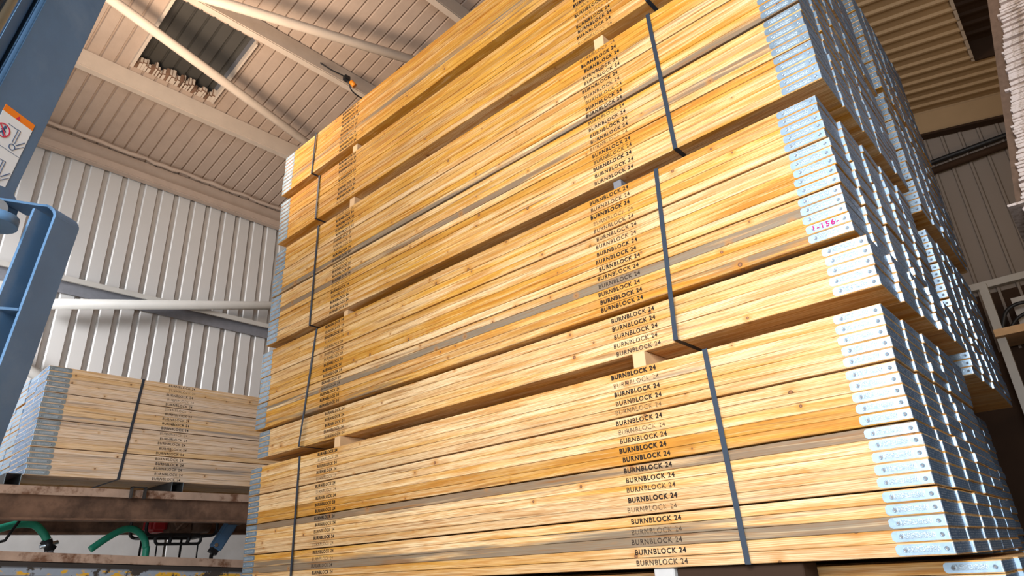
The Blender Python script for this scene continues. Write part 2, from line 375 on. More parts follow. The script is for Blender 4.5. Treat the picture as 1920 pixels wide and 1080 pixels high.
# upstand trims of the left opening
def trim(name, args, m):
    q = MB()
    for a in args: slopebox(q, *a, m)
    return struct(q.build(name))
trim('trim_1', [(SL[0], SL[1], SL[2] - 0.03, SL[2], -0.05, 0.17)], STEELW)
trim('trim_2', [(SL[0], SL[1], SL[3], SL[3] + 0.02, -0.045, 0.04)], STEELW)
trim('trim_5', [(SL[0], SL[1], SL[3] + 0.005, SL[3] + 0.02, 0.041, 0.17)], GREYM)
q = MB()
for i in range(28):                                         # lumpy torn foam along the lower edge
    y = SL[2] + 0.0295 * i; hgt = R.uniform(0.0, 0.06); slopebox(q, SL[0] - 0.02, SL[0] + 0.03 + 0.05 * abs(math.sin(i * 0.75)) + R.uniform(0, 0.03), y, y + R.uniform(0.033, 0.05), -0.02, hgt + 0.03, STEELW if i % 5 else RUST)
struct(q.build('trim_3', bevel=0.008, seg=2))
q = MB(); slopebox(q, SR[0] - 0.03, SR[0], SR[2], SR[3], -0.03, 0.25, STEELW); slopebox(q, SR[0], SR[1], SR[3], SR[3] + 0.03, -0.02, 0.25, DBROWN); struct(q.build('trim_4'))

# eaves beam, purlins, rake beam
def purlin(x, m=STEELW, h=0.2, y0=YF, y1=YG, label=''):
    o = thing('purlin', (x, 0, zroof(x) - h), label, 'purlin')
    q = MB((x, 0, zroof(x) - h)); z = zroof(x); s_ = 1 if x < RX else -1
    q.box(x - 0.008, x + 0.008, y0, y1, z - h, z - 0.012, m); wv = q.build('web', o)
    q = MB((x, 0, z - h)); q.box(x - (0.07 if s_ > 0 else 0.0), x + (0.0 if s_ > 0 else 0.07), y0, y1, z - h - 0.012, z - h, m); q.build('flange', o)
    return o
purlin(-2.2, label='sprayed steel roof purlin just below the dark rooflight')
purlin(-0.87, label='sprayed steel roof purlin just above the dark rooflight with cable and amber gland')
purlin(0.54, label='sprayed steel roof purlin nearest the ridge above the tall stack')
o = thing('eaves_beam', (XW + 0.12, 0, 6.1), 'lumpy foam-coated steel eaves beam along the top of the ribbed wall', 'beam')
q = MB((XW + 0.12, 0, 6.1)); q.box(XW + 0.04, XW + 0.14, YF, YG, 6.02, 6.12, ROOFM); q.build('lower_flange', o, 0.012, 2)
q = MB((XW + 0.12, 0, 6.1)); q.box(XW + 0.04, XW + 0.07, YF, YG, 6.12, 6.30, ROOFM); q.build('web', o)
q = MB((XW + 0.12, 0, 6.1)); pts = []
for i in range(131): pts.append((XW + 0.19 + R.uniform(-.008, .008), YF + 0.1 * i, 6.275 + R.uniform(-.010, .010)))
q.tube(pts, [R.uniform(0.018, 0.03) for _ in pts], ROOFM, 7); q.build('foam_bead', o)
o = thing('rake_beam', (3.5, YG - 0.1, zroof(3.5) - 0.2), 'brown timber-coloured rake beam along the top of the back wall', 'beam')
q = MB((3.5, YG - 0.1, zroof(3.5) - 0.2)); 
P = []
for dz in (-0.36, -0.04): P += [(RX, YG - 0.12, zroof(RX) + dz), (XR, YG - 0.12, zroof(XR) + dz), (XR, YG - 0.03, zroof(XR) + dz), (RX, YG - 0.03, zroof(RX) + dz)]
q.hexa(P, ROOFR); q.build('beam_web', o)
q = MB((3.5, YG - 0.1, zroof(3.5) - 0.2)); P = []
for dz in (-0.39, -0.36): P += [(RX, YG - 0.16, zroof(RX) + dz), (XR, YG - 0.16, zroof(XR) + dz), (XR, YG - 0.03, zroof(XR) + dz), (RX, YG - 0.03, zroof(RX) + dz)]
q.hexa(P, DBROWN); q.build('beam_flange', o)
def tubething(name, pts, r, m, label, cat, n=14, group=None):
    q = MB(pts[0]); q.tube(pts, r, m, n); return tag(q.build(name), label, cat, group)
def ext(a, b, ta, tb):
    a = Vector(a); b = Vector(b); return [a + (b - a) * ta, b + (b - a) * tb]
tubething('roof_brace', ext((-1.193, -1.144, 6.40), (-1.729, 1.15, 6.29), -0.9, 1.2), 0.048, STEELW, 'foam-coated round roof brace crossing in front of the dark rooflight', 'brace')
tubething('roof_brace', ext((-0.613, -0.41, 6.52), (-0.039, 1.431, 6.63), -1.2, 0.8), 0.05, STEELW, 'pale round roof brace above the rooflight, ending behind the board stack top', 'brace')
tubething('wall_brace', ext((-3.3, -0.668, 4.222), (-3.3, 1.692, 4.821), -0.1, 1.0), 0.055, TUBEM, 'light grey round tube brace running across the ribbed left wall', 'brace')
tubething('wall_brace', [(-3.3, -1.9, 4.0), (-3.3, -0.79, 3.53), (-3.3, 0.3, 3.07)], 0.055, TUBEM, 'short visible end of round tube brace behind the pale left board pack', 'brace')
o = thing('sheeting_rail', (XW + 0.08, 0, 4.5), 'galvanised steel sheeting rail along the ribbed left wall behind the tube brace', 'rail')
q = MB((XW + 0.08, 0, 4.5)); q.box(XW + 0.032, XW + 0.16, YF, YG, 4.555, 4.575, TUBEM); q.build('top_flange', o)
q = MB((XW + 0.08, 0, 4.5)); q.box(XW + 0.14, XW + 0.16, YF, YG, 4.52, 4.555, TUBEM); q.build('lip', o)
q = MB((XW + 0.08, 0, 4.5)); q.box(XW + 0.032, XW + 0.045, YF, YG, 4.42, 4.555, GREYM); q.build('web', o)
q = MB((3.9, YG - 0.06, 5.95)); q.tube([(2.0, YG - 0.09, 5.93), (6.2, YG - 0.09, 5.93)], 0.045, DBROWN); q.tube([(2.0, YG - 0.08, 6.06), (6.2, YG - 0.08, 6.06)], 0.03, BLACK)
tag(q.build('wall_rail'), 'pair of dark horizontal rails across the brown ribbed back wall', 'rail')
q = MB((3.9, YG - 0.1, 4.3)); q.box(2.0, 6.2, YG - 0.12, YG - 0.03, 4.25, 4.33, TUBEM)
tag(q.build('wall_rail'), 'light steel rail at the foot of the ribbed back wall sheeting', 'rail')
# concrete upstand of the left wall
for i in range(6):
    y0 = YF + 2.15 * i + 0.35
    q = MB((XW + 0.1, y0, 0)); q.box(XW + 0.005, XW + 0.2, y0 + 0.012, y0 + 2.138, 0, 2.03 + R.uniform(-.01, .01), CONC)
    struct(q.build('wall_left', bevel=0.006))
# dark panel standing in for the unlit interior under the back wall sheeting
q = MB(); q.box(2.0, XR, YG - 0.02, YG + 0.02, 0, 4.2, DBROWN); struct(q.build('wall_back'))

# ================================================================== scaffold boards
LEN, WID, THK = 3.9, 0.225, 0.0348
def plank_mesh(seed):
    r = random.Random(seed); bm = bmesh.new(); n = 13; rings = []
    for i in range(n):
        x = LEN * i / (n - 1); j = lambda s: r.uniform(-s, s)
        e = 0 if i in (0, n - 1) else 1
        lo = max(0, j(0.0004)) * e; hi = THK - abs(j(0.0017)) * e; f = j(0.0014) * e; b = 0.0016
        sec = [(f + b, lo), (WID - b, lo), (WID, lo + b), (WID, hi - b), (WID - b, hi), (f + b, hi), (f, hi - b), (f, lo + b)]
        rings.append([bm.verts.new((x, y, z)) for y, z in sec])
    for i in range(n - 1):
        for k in range(8):
            bm.faces.new((rings[i][k], rings[i][(k + 1) % 8], rings[i + 1][(k + 1) % 8], rings[i + 1][k]))
    bm.faces.new(rings[0][::-1]); bm.faces.new(rings[-1])
    bmesh.ops.recalc_face_normals(bm, faces=bm.faces[:])
    me = bpy.data.meshes.new('plank'); bm.to_mesh(me); bm.free(); return me
def band_mesh(right):
    """galvanised end band: U wrap with rounded corners, rounded tab ends, two pressed nails a side"""
    q = MB(); bm = q.bm; q.mi(GALV); q.mi(GEND); q.mi(GREYM)
    t = 0.0014; rr = 0.005; zl, zh = 0.0033, 0.0315; tab = 0.142
    path = []                       # (distance inward along x, y) around the board end
    for k in range(3): path.append((tab - 0.004 * k / 1.0 if k else tab, -t))
    path = [(tab, -t), (tab - 0.003, -t), (tab - 0.008, -t), (0.008, -t)]
    for k in range(5):
        a = math.pi / 2 * k / 4; path.append((rr - t - rr * math.sin(a) + 0.0, -t + rr - rr * math.cos(a)))
    path = [p for p in path]
    mir = [(d, WID - y) for d, y in reversed(path)]
    full = path + [(-t, WID / 2)] + mir
    zs = [(zl, zh)] * len(full)
    def inset(i):
        if i in (0, len(full) - 1): return 0.007
        if i in (1, len(full) - 2): return 0.003
        if i in (2, len(full) - 3): return 0.0
        return 0.0
    rows = []
    for i, (d, y) in enumerate(full):
        x = LEN - d if right else d
        rows.append((bm.verts.new((x, y, zl + inset(i))), bm.verts.new((x, y, zh - inset(i)))))
    ncor = len(path)
    for i in range(len(rows) - 1):
        f = bm.faces.new((rows[i][0], rows[i + 1][0], rows[i + 1][1], rows[i][1])); d0 = full[i][0]; d1 = full[i + 1][0]
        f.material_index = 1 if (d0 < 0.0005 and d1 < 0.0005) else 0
        f.smooth = False
    inn = []
    for i, (d, y) in enumerate(full):
        c_ = min(max(y, 0.004), WID - 0.004); yy_ = y + (0.0012 if y < 0.004 else -0.0012 if y > WID - 0.004 else 0)
        dd_ = max(d, d + 0.0012 if d < 0.006 else d); x = LEN - dd_ if right else dd_
        inn.append((bm.verts.new((x, yy_, zl + inset(i))), bm.verts.new((x, yy_, zh - inset(i)))))
    for i in range(len(rows) - 1):
        for a in (0, 1): bm.faces.new((rows[i][a], rows[i + 1][a], inn[i + 1][a], inn[i][a]))
    for i in (0, len(rows) - 1): bm.faces.new((rows[i][0], rows[i][1], inn[i][1], inn[i][0]))
    for yy, sg in ((-t, -1), (WID + t, 1)):          # nail dimples: raised rim and sunk head
        for d in (0.018, 0.118):
            x = LEN - d if right else d
            zc = 0.0165; prev = None
            for rad, h, mi in ((0.0062, 0.0, 0), (0.0048, 0.0008, 0), (0.0034, 0.0002, 0), (0.0026, 0.0008, 2)):
                ring = [bm.verts.new((x + rad * math.cos(a * math.pi / 5), yy + sg * h, zc + rad * math.sin(a * math.pi / 5))) for a in range(10)]
                if prev:
                    for k in range(10):
                        f = bm.faces.new((prev[k], prev[(k + 1) % 10], ring[(k + 1) % 10], ring[k])); f.material_index = mi
                prev = ring
            f = bm.faces.new(prev); f.material_index = 2
    bmesh.ops.recalc_face_normals(bm, faces=bm.faces[:])
    return q.mesh('end_band')
def text_mesh(body, width, height, mat, bold=0.0, name='stamped_text'):
    cu = bpy.data.curves.new('t', 'FONT'); cu.body = body; cu.size = 1; cu.space_character = 1.18; cu.offset = bold; cu.resolution_u = 3
    o = bpy.data.objects.new('t', cu); COL.objects.link(o)
    dg = bpy.context.evaluated_depsgraph_get(); me = bpy.data.meshes.new_from_object(o.evaluated_get(dg))
    COL.objects.unlink(o); bpy.data.objects.remove(o)
    xs = [v.co.x for v in me.vertices]; ys = [v.co.y for v in me.vertices]
    x0, x1, y0, y1 = min(xs), max(xs), min(ys), max(ys)
    for v in me.vertices:
        v.co = Vector(((v.co.x - x0) / (x1 - x0) * width, 0.0, (v.co.y - y0) / (y1 - y0) * height))
    me.materials.clear(); me.materials.append(mat); me.name = name; return me
PL = [plank_mesh(s) for s in range(6)]
PLP = []
for me in PL:
    c = me.copy(); c.materials.append(WP); PLP.append(c); me.materials.append(WY)
BANDR, BANDL = band_mesh(True), band_mesh(False)
TXT = [text_mesh('BURNBLOCK 24', 0.203, 0.0190, INKD, 0.042), text_mesh('BURNBLOCK 24', 0.203, 0.0185, INKD, 0.028), text_mesh('BURNBLOCK 24', 0.203, 0.0185, INKM, 0.020), text_mesh('BURNBLOCK 24', 0.203, 0.0185, INKF, 0.010)]
ORD = ['top', 'second', 'third', 'fourth', 'fifth', 'sixth', 'seventh', 'eighth', 'ninth', 'tenth', 'eleventh', 'twelfth', 'thirteenth', 'fourteenth', 'fifteenth', 'sixteenth', 'seventeenth', 'eighteenth', 'nineteenth', 'twentieth']
def child(name, me, parent, loc=(0, 0, 0)):
    o = bpy.data.objects.new(name, me); COL.objects.link(o); o.parent = parent; o.location = loc; return o
NB = [0]
def board(x, y, z, label, group, tone=0.5, grey=0.0, stain=0.0, texts=None, pale=False, rz=0.0, sz=1.0, bands='LR'):
    t = thing('scaffold_board', (x, y, z), label, 'board', group, rz); t.scale = (1, 1, sz)
    p = child('plank', (PLP if pale else PL)[R.randrange(6)], t); p['tone'] = float(tone); p['grey'] = float(grey); p['stain'] = float(stain)
    if 'R' in bands: child('end_band', BANDR, t)
    if 'L' in bands: child('end_band', BANDL, t)
    if texts is not None:
        j = R.uniform(-.006, .006)
        for x0 in (0.802, 2.908):
            child('stamped_text', TXT[texts], t, (x0 + j + R.uniform(-.003, .003), -0.0016, 0.0082 + R.uniform(-.001, .001)))
    NB[0] += 1
    return t
# packs of the two stacks: name, bottom z, pitch, rows, gaps above row-group (from the bottom)
PACKS = {
 'E': dict(z=1.477, p=0.0350, n=20, gap=(0.005, 0.005, 0.005)),
 'D': dict(z=2.256, p=0.0359, n=20, gap=(0.013, 0.007, 0.004)),
 'C': dict(z=3.050, p=0.0360, n=20, gap=(0.008, 0.009, 0.009)),
 'B': dict(z=3.876, p=0.0354, n=10, gap=(0.003,)),
 'A': dict(z=4.311, p=0.0354, n=10, gap=(0.005,)),
}
def rowz(pk, i):        # i counted from the bottom
    g = sum(pk['gap'][:i // 5]); return pk['z'] + pk['p'] * i + g
PN = {'E': 'lowest', 'D': 'second lowest', 'C': 'middle', 'B': 'second highest', 'A': 'highest'}
# appearance of the front boards, from the top of each pack down: (tone, grey, text style, stain)
FR = {
 'E': [(.45,0,0,.9),(.15,.2,3,0),(.4,0,1,.3),(.35,0,1,.4),(.1,0,3,0),(.2,0,1,.2),(.1,0,3,0),(.25,0,1,.4),(.75,0,0,1),(.75,0,0,1),(.2,.9,1,0),(.1,0,1,0),(.35,0,2,.1),(.15,0,0,.2),(.05,.1,3,0),(.5,0,1,.3),(.35,.7,3,0),(.1,.95,2,0),(.35,0,1,0),(.25,0,2,0)],
 'D': [(.6,0,1,.6),(.45,0,2,.2),(.6,0,0,1),(.5,0,3,.2),(.3,0,2,.2),(.35,0,2,.3),(.3,0,2,.2),(.8,0,1,.5),(.9,0,0,.9),(.2,0,1,.2),(.1,.2,1,0),(.15,1,2,0),(.7,0,1,.6),(.5,0,0,.9),(.75,.55,1,.5),(.2,0,1,.1),(.15,0,1,.2),(.25,0,1,.6),(.05,.2,2,0),(.3,.2,2,0)],
 'C': [(.7,0,3,.4),(.75,0,0,1),(.7,0,0,.9),(.35,.3,1,.3),(.25,0,1,.1),(.5,0,1,.3),(.45,0,2,.1),(.5,0,2,.2),(.85,0,0,.9),(.3,.85,1,.2),(.3,0,2,.1),(.35,0,1,.1),(.4,0,1,.3),(.25,.8,1,.2),(.5,0,3,.2),(.85,0,1,.7),(.4,0,2,.2),(.35,.4,0,.3),(.3,0,1,0),(.4,.1,1,.1)],
 'B': [(.75,0,0,.6),(.6,0,1,.5),(.7,0,0,.4),(.55,0,3,.2),(.6,0,1,.1),(.5,0,3,.1),(.6,0,1,.2),(.65,0,1,.2),(.55,0,0,.8),(.4,0,3,0)],
 'A': [(.6,0,1,.4),(.7,0,1,.3),(.65,.2,1,.2),(.8,0,1,.3),(.7,0,2,.2),(.7,.2,1,.1),(.6,1,2,0),(.7,.4,2,0),(.8,0,1,.2),(.65,0,1,.2)],
}
XO = {'E': 0.0, 'D': -0.012, 'C': 0.02, 'B': 0.015, 'A': 0.012}
stuffb = []            # remaining boards, built as one object further down
def look(t_, g_):
    if g_ >= .7: return 'grey-stained'
    if g_ >= .4: return 'brown-streaked'
    return 'orange' if t_ >= .75 else 'golden' if t_ >= .5 else 'yellow' if t_ >= .28 else 'pale'
for key, pk in PACKS.items():
    n = pk['n']; dx5 = [R.uniform(-.004, .004) for _ in range(4)]; dy5 = [R.uniform(0, .007) for _ in range(4)]
    if key == 'D': dx5 = [0.022, -.004, 0, -.004]; dy5 = [0.026, 0.0, 0.003, 0.0]
    if key == 'E': dx5 = [0.004, 0.002, -.006, -.002]; dy5 = [0.006, 0.004, 0.006, 0.0]
    for i in range(n):
        z = rowz(pk, i); k = n - 1 - i; tn, gr, tx, stn = FR[key][k]; tn = min(1.0, tn + {'E': 0.0, 'D': 0.12, 'C': 0.2, 'B': 0.3, 'A': 0.3}[key]); g5 = i // 5
        x0 = XO[key] + dx5[g5] + R.uniform(-.003, .003)
        where = 'bottom' if i == 0 else ('%s from the top' % ORD[k] if k else 'topmost')
        lab = '%s pine scaffold board, %s, %s pack of the tall stack' % (look(tn, gr), where, PN[key])
        b = board(x0, dy5[g5] + R.uniform(0, .0015), z, lab, 'front boards of the tall stack', tn, gr, stn, tx, sz=(pk['p'] - 0.0001) / THK)
        if key == 'D' and k == 13:
            m = text_mesh('1-156-', 0.082, 0.019, INKR, 0.012, 'handwritten_mark'); child('handwritten_mark', m, b, (3.782, -0.0032, 0.0085))['label'] = 'magenta handwritten number on the metal end plate'
        for c in (1, 2, 3, 4):
            xc = x0 + {1: .008, 2: .014, 3: .018, 4: .018}[c] + R.uniform(-.003, .003) + (0.005 * c if key == 'D' else 0)
            yc = dy5[g5] + c * 0.2278
            if c <= 2 and key in 'EDC':
                lab = 'inner board of the tall stack, %s, %s pack, %s back' % (where, PN[key], ('one', 'two')[c - 1])
                board(xc, yc, z, lab, 'inner boards of the tall stack, column %s' % ('one', 'two')[c - 1], R.uniform(.2, .7), 0, 0, None, sz=(pk['p'] - 0.0001) / THK, bands='R')
            else: stuffb.append((xc, yc, z, pk['p'] - 0.0005, 0))
# second stack, standing behind the first
P2 = {'F': dict(z=2.207, p=0.0362, n=20, gap=(0.007, 0.007, 0.007)), 'G': dict(z=3.051, p=0.0362, n=20, gap=(0.007, 0.007, 0.007)), 'H': dict(z=3.83, p=0.0362, n=20, gap=(0.007, 0.007, 0.007))}
PN2 = {'F': 'lowest plated', 'G': 'middle plated', 'H': 'highest'}
for key, pk in P2.items():
    for i in range(20):
        z = rowz(pk, i); k = 19 - i
        where = 'bottom' if i == 0 else ('%s from the top' % ORD[k] if k else 'topmost')
        xo = {'F': 0.032, 'G': 0.045, 'H': 0.05}[key] + R.uniform(-.004, .004)
        lab = 'pine scaffold board, %s in the %s pack of the rear stack' % (where, PN2[key])
        board(xo, 1.40 + R.uniform(0, .002), z, lab, 'boards of the rear stack', R.uniform(.4, .8), 0, 0, None, sz=(pk['p'] - 0.0001) / THK, bands='R')
        for c in range(1, 5): stuffb.append((xo + R.uniform(-.003, .004) + 0.005 * min(c, 2), 1.40 + 0.228 * c, z, pk['p'] - 0.0005, 0))
for i in range(20):
    z = 1.42 + 0.0365 * i
    for c in range(5): stuffb.append((-0.11 + R.uniform(-.006, .006), 1.40 + 0.228 * c, z, 0.0355, 0))
# pack under the tall stack
for i in range(2):
    lab = 'shadowed scaffold board, %s, in the low pack under the tall stack' % ('second row' if i == 0 else 'top row')
    board(0.075, 0.165, 1.388 + 0.0362 * i, lab, 'boards in the low pack', .5, 0, 0, None, bands='R')
for i in range(8):
    for c in range(5):
        if not (i >= 6 and c == 0): stuffb.append((0.075 + 0.012 * c, 0.165 + 0.228 * c, 1.388 - 0.0362 * 6 + 0.0362 * i, 0.0355, 0))
# pack on the racking by the left wall (boards run along y)
PP = dict(z=2.219, p=0.0364, n=20, gap=(0.005, 0.005, 0.005)); PT = [(.8,0),(.9,0),(.3,0),(.1,.2),(.05,.3),(.1,.1),(.2,.5),(.9,0),(.7,0),(.1,.6),(.05,.3),(.1,.1),(.1,0),(.2,0),(.7,0),(.05,.3),(.1,.4),(.05,.5),(.0,.3),(.1,.1)]
NP = NB[0]
for i in range(20):
    z = rowz(PP, i); k = 19 - i; where = 'bottom' if i == 0 else ('%s from the top' % ORD[k] if k else 'topmost'); xo = R.uniform(-.004, .004)
    tn, gr = PT[k]
    board(-1.023, -1.045 + xo, z, 'pale pine scaffold board, %s in the pack on the left racking' % where, 'front boards of the left pack', tn, gr, 0, R.choice([1, 2, 2, 2, 3]), True, math.pi / 2, PP['p'] / THK)
    for c in range(1, 6):
        if c == 1 and NB[0] < 300:
            board(-1.023 - 0.2278, -1.045 + R.uniform(-.005, .005), z, 'inner board of the left pack, %s, one behind its front' % where, 'inner boards of the left pack', .3, 0, 0, None, True, math.pi / 2, PP['p'] / THK, 'L')
        else: stuffb.append((-1.023 - 0.2278 * c, -1.045 + R.uniform(-.005, .005), z, PP['p'] - 0.0005, 1))
q = MB(); bW, bG, bE = q.mi(WS), q.mi(GALV), q.mi(GEND)
for (x, y, z, h, rot) in stuffb:
    zl, zh = z + 0.0035, z + h - 0.0035
    if rot == 0:
        q.box(x, x + LEN, y, y + WID, z, z + h, WS)
        q.box(x + LEN - 0.10, x + LEN + 0.0014, y - 0.0012, y + 0.004, zl, zh, GALV)
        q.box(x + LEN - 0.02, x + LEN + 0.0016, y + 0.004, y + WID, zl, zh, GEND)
    else:
        q.box(x - WID, x, y, y + LEN, z, z + h, WS)
        q.box(x - WID, x - 0.003, y - 0.0016, y + 0.02, zl, zh, GALV)
        q.box(x - 0.003, x + 0.0012, y - 0.0014, y + 0.10, zl, zh, GALV)
tag(q.build('scaffold_boards'), 'remaining scaffold boards filling the depth of the stacked packs', 'boards', 'scaffold boards inside the stacks', 'stuff')

# straps: closed flat bands around a pack
def strap(xt, xb, y0, y1, z0, z1, label, rot=False, w_=0.019):
    q = MB(((xb if not rot else 0), 0, z0)); t = 0.0012
    def quad(a, b, nrm):
        a = Vector(a); b = Vector(b); u = Vector((1, 0, 0)) if not rot else Vector((0, 1, 0)); nrm = Vector(nrm) * t
        q.hexa([a - u * w_ / 2, a + u * w_ / 2, a + u * w_ / 2 + nrm, a - u * w_ / 2 + nrm, b - u * w_ / 2, b + u * w_ / 2, b + u * w_ / 2 + nrm, b - u * w_ / 2 + nrm], STRAP)
    if not rot:
        A, B, C_, D_ = (xb, y0, z0), (xt, y0, z1), (xt, y1, z1), (xb, y1, z0)
        quad(A, B, (0, -1, 0)); quad(B, C_, (0, 0, 1)); quad(D_, C_, (0, 1, 0)); quad(A, D_, (0, 0, -1))
    else:      # xt, xb are y positions; y0,y1 are x front and back
        A, B, C_, D_ = (y0, xb, z0), (y0, xt, z1), (y1, xt, z1), (y1, xb, z0)
        quad(A, B, (1, 0, 0)); quad(B, C_, (0, 0, 1)); quad(D_, C_, (-1, 0, 0)); quad(A, D_, (0, 0, -1))
    tag(q.build('packing_strap'), label, 'strap')
YB = 1.145
for key, (a, b) in {'E': ((0.601, 0.606), (3.312, 3.333)), 'D': ((0.686, 0.582), (3.236, 3.206)), 'C': ((0.609, 0.595), (3.316, 3.336)), 'B': ((0.568, 0.56), (3.30, 3.327)), 'A': ((0.47, 0.453), (3.30, 3.361))}.items():
    pk = PACKS[key]; zt = rowz(pk, pk['n'] - 1) + pk['p']
    for (xt, xb), side in ((a, 'left'), (b, 'right')):
        strap(xt, xb, -0.0032, YB, pk['z'] - 0.0004, zt + 0.0004, 'dark steel packing strap, %s one around the %s pack of the tall stack' % (side, PN[key]))
strap(-0.429, -0.479, -1.019, -2.395, 2.2186, 2.219 + 20 * .0364 + .0152, 'dark packing strap around the pale pack on the left racking', True)
for key, pk in P2.items():
    strap(3.35, 3.35, 1.397, 2.545, pk['z'] - 0.0004, rowz(pk, 19) + pk['p'], 'dark packing strap around the %s pack of the rear stack' % PN2[key])

# bearers between packs
BG = {'ED': ('E', 'D', 'between the lowest and second lowest packs'), 'DC': ('D', 'C', 'between the second lowest and middle packs'), 'CB': ('C', 'B', 'between the middle and second highest packs'), 'BA': ('B', 'A', 'between the second highest and highest packs')}
for k_, (lo, hi, txt) in BG.items():
    z0 = rowz(PACKS[lo], PACKS[lo]['n'] - 1) + PACKS[lo]['p']; z1 = PACKS[hi]['z']
    for x_, side in ((0.975, 'left'), (3.03, 'right')):
        q = MB((x_, 0.02, z0)); wd = 0.055 if k_ != 'DC' else 0.04
        q.box(x_ - wd / 2, x_ + wd / 2, 0.022 if k_ != 'ED' else 0.012, 1.13, z0 + 0.0006, z1 - 0.0018, GREYM if (k_ == 'DC' and side == 'right') else LATH)
        tag(q.build('bearer', bevel=0.002), '%s %s bearer %s of the tall stack' % (side, 'grey metal' if (k_ == 'DC' and side == 'right') else 'timber', txt), 'bearer')
# under the tall stack
q = MB((3.01, 0.05, 1.3)); q.box(2.975, 3.055, 0.02, 0.16, 1.20, 1.476, CONC); tag(q.build('bearer', bevel=0.004), 'pale grey packing block under the lowest pack of the tall stack', 'bearer')
q = MB((3.2, 0.05, 1.2)); q.box(3.06, 3.49, 0.03, 0.15, 1.16, 1.474, DBROWN); tag(q.build('bearer', bevel=0.004), 'dark steel support beside the pale block under the lowest pack', 'bearer')
# hidden support trestles that carry the stacks down to the floor
for j, (x_, yA, yB_, zt, lb) in enumerate(((1.0, 0.2, 1.2, 1.17, 'left timber trestle under the tall stack'), (3.0, 0.2, 1.2, 1.17, 'right timber trestle under the tall stack'), (1.0, 1.45, 2.5, 1.42, 'left timber trestle under the rear stack'), (2.9, 1.45, 2.5, 1.42, 'right timber trestle under the rear stack'))):
    o = thing('trestle', (x_, yA, 0), lb, 'trestle')
    q = MB((x_, yA, 0)); q.box(x_ - 0.05, x_ + 0.05, yA, yB_, zt - 0.1, zt, LATH); q.build('cross_beam', o)
    for yy in (yA + 0.08, yB_ - 0.08):
        q = MB((x_, yA, 0)); q.box(x_ - 0.05, x_ + 0.05, yy - 0.05, yy + 0.05, 0, zt - 0.1, LATH); q.build('leg', o)
q = MB()
for key in ('F', 'G', 'H'):
    for x_, side in ((0.95, 'left'), (3.0, 'right')):
        z0 = {'F': 1.42 + 0.0365 * 19 + 0.0355, 'G': rowz(P2['F'], 19) + P2['F']['p'], 'H': rowz(P2['G'], 19) + P2['G']['p']}[key]; z1 = P2[key]['z']
        if z1 - z0 < 0.004: continue
        b = MB((x_, 1.4, z0)); b.box(x_ - 0.03, x_ + 0.03, 1.42, 2.52, z0 + 0.0005, z1 - 0.0018, LATH)
        tag(b.build('bearer'), '%s timber bearer under the %s pack of the rear stack' % (side, PN2[key]), 'bearer')

# ================================================================== racking by the left wall
def ibeam(name, x, y0, y1, ztop, h, m, ml, label, cat='beam'):
    o = thing(name, (x - 0.06, y0, ztop - h), label, cat)
    off = (x - 0.06, y0, ztop - h)
    q = MB(off); q.box(x - 0.12, x, y0, y1, ztop - 0.016, ztop, ml); q.box(x - 0.006, x, y0, y1, ztop - 0.055, ztop - 0.016, ml); q.build('top_flange', o)
    q = MB(off); q.box(x - 0.07, x - 0.055, y0, y1, ztop - h + 0.014, ztop - 0.016, m); q.build('web', o)
    q = MB(off); q.box(x - 0.12, x - 0.004, y0, y1, ztop - h, ztop - h + 0.014, m); q.build('bottom_flange', o)
    return o
ib = ibeam('racking_beam', -0.99, -3.2, 3.6, 2.148, 0.21, RUST, RUSTL, 'rusty brown steel racking beam under the pale left pack')
ib2 = ibeam('racking_beam', -0.99, -3.2, 3.6, 1.735, 0.30, BLACK, RUSTL, 'lower rusty racking beam with flaking blue and yellow paint')
q = MB((-1.05, -3.2, 1.435)); q.box(-0.992, -0.985, -3.2, 3.6, 1.50, 1.675, PAINT); o_ = q.build('web_plate', ib2); o_['label'] = 'flaking blue-grey and yellow painted web plate'
ib2.location.z += 0.14; ib2.rotation_euler.x = -0.058
o = ibeam('racking_beam', -2.1, -3.2, 3.6, 2.148, 0.225, RUST, RUSTL, 'rear rusty racking beam hidden behind the front one')
for y_, lb in ((-2.9, 'near'), (3.4, 'far')):
    q = MB((-1.06, y_, 0)); q.box(-2.12, -2.0, y_ - 0.05, y_ + 0.05, 0, 1.923, RUST); q.box(-1.11, -0.995, y_ - 0.05, y_ + 0.05, 0, 1.435, RUST); q.box(-1.11, -0.995, y_ - 0.05, y_ + 0.05, 1.735, 1.923, RUST)
    tag(q.build('racking_upright'), 'rusty racking upright at the %s end of the beams by the wall' % lb, 'post')
def chan(y0, y1, z0, z1, label, x1=-0.985, m=DARKST):
    o = thing('steel_channel', (x1, (y0 + y1) / 2, z0), label, 'bearer'); t = 0.004; off = (x1, (y0 + y1) / 2, z0)
    for nm, a in (('side', (y0, y0 + t, z0, z1)), ('side', (y1 - t, y1, z0, z1)), ('top_plate', (y0 + t, y1 - t, z1 - t, z1))):
        q = MB(off); q.box(-2.38, x1, *a, m); q.build(nm, o)
        if nm == 'side':
            q = MB(off); q.box(x1, x1 + 0.0015, *a, GALV); q.build('cut_edge', o)
chan(-1.150, -1.062, 2.149, 2.2175, 'dark steel channel bearer under the near end of the left pack')
chan(-0.120, -0.035, 2.149, 2.2175, 'dark steel channel bearer under the middle of the left pack')
chan(2.3, 2.385, 2.149, 2.2175, 'dark steel channel bearer under the hidden far end of the left pack')
q = MB((-0.98, -0.35, 2.1))
for a in ((-0.985, -0.935, -0.400, -0.394, 2.085, 2.165), (-0.985, -0.935, -0.310, -0.304, 2.085, 2.165), (-0.985, -0.935, -0.400, -0.304, 2.159, 2.165)): q.box(*a, DARKST)
tag(q.build('steel_bracket'), 'small open steel bracket hooked over the rusty beam below the left pack', 'bracket')

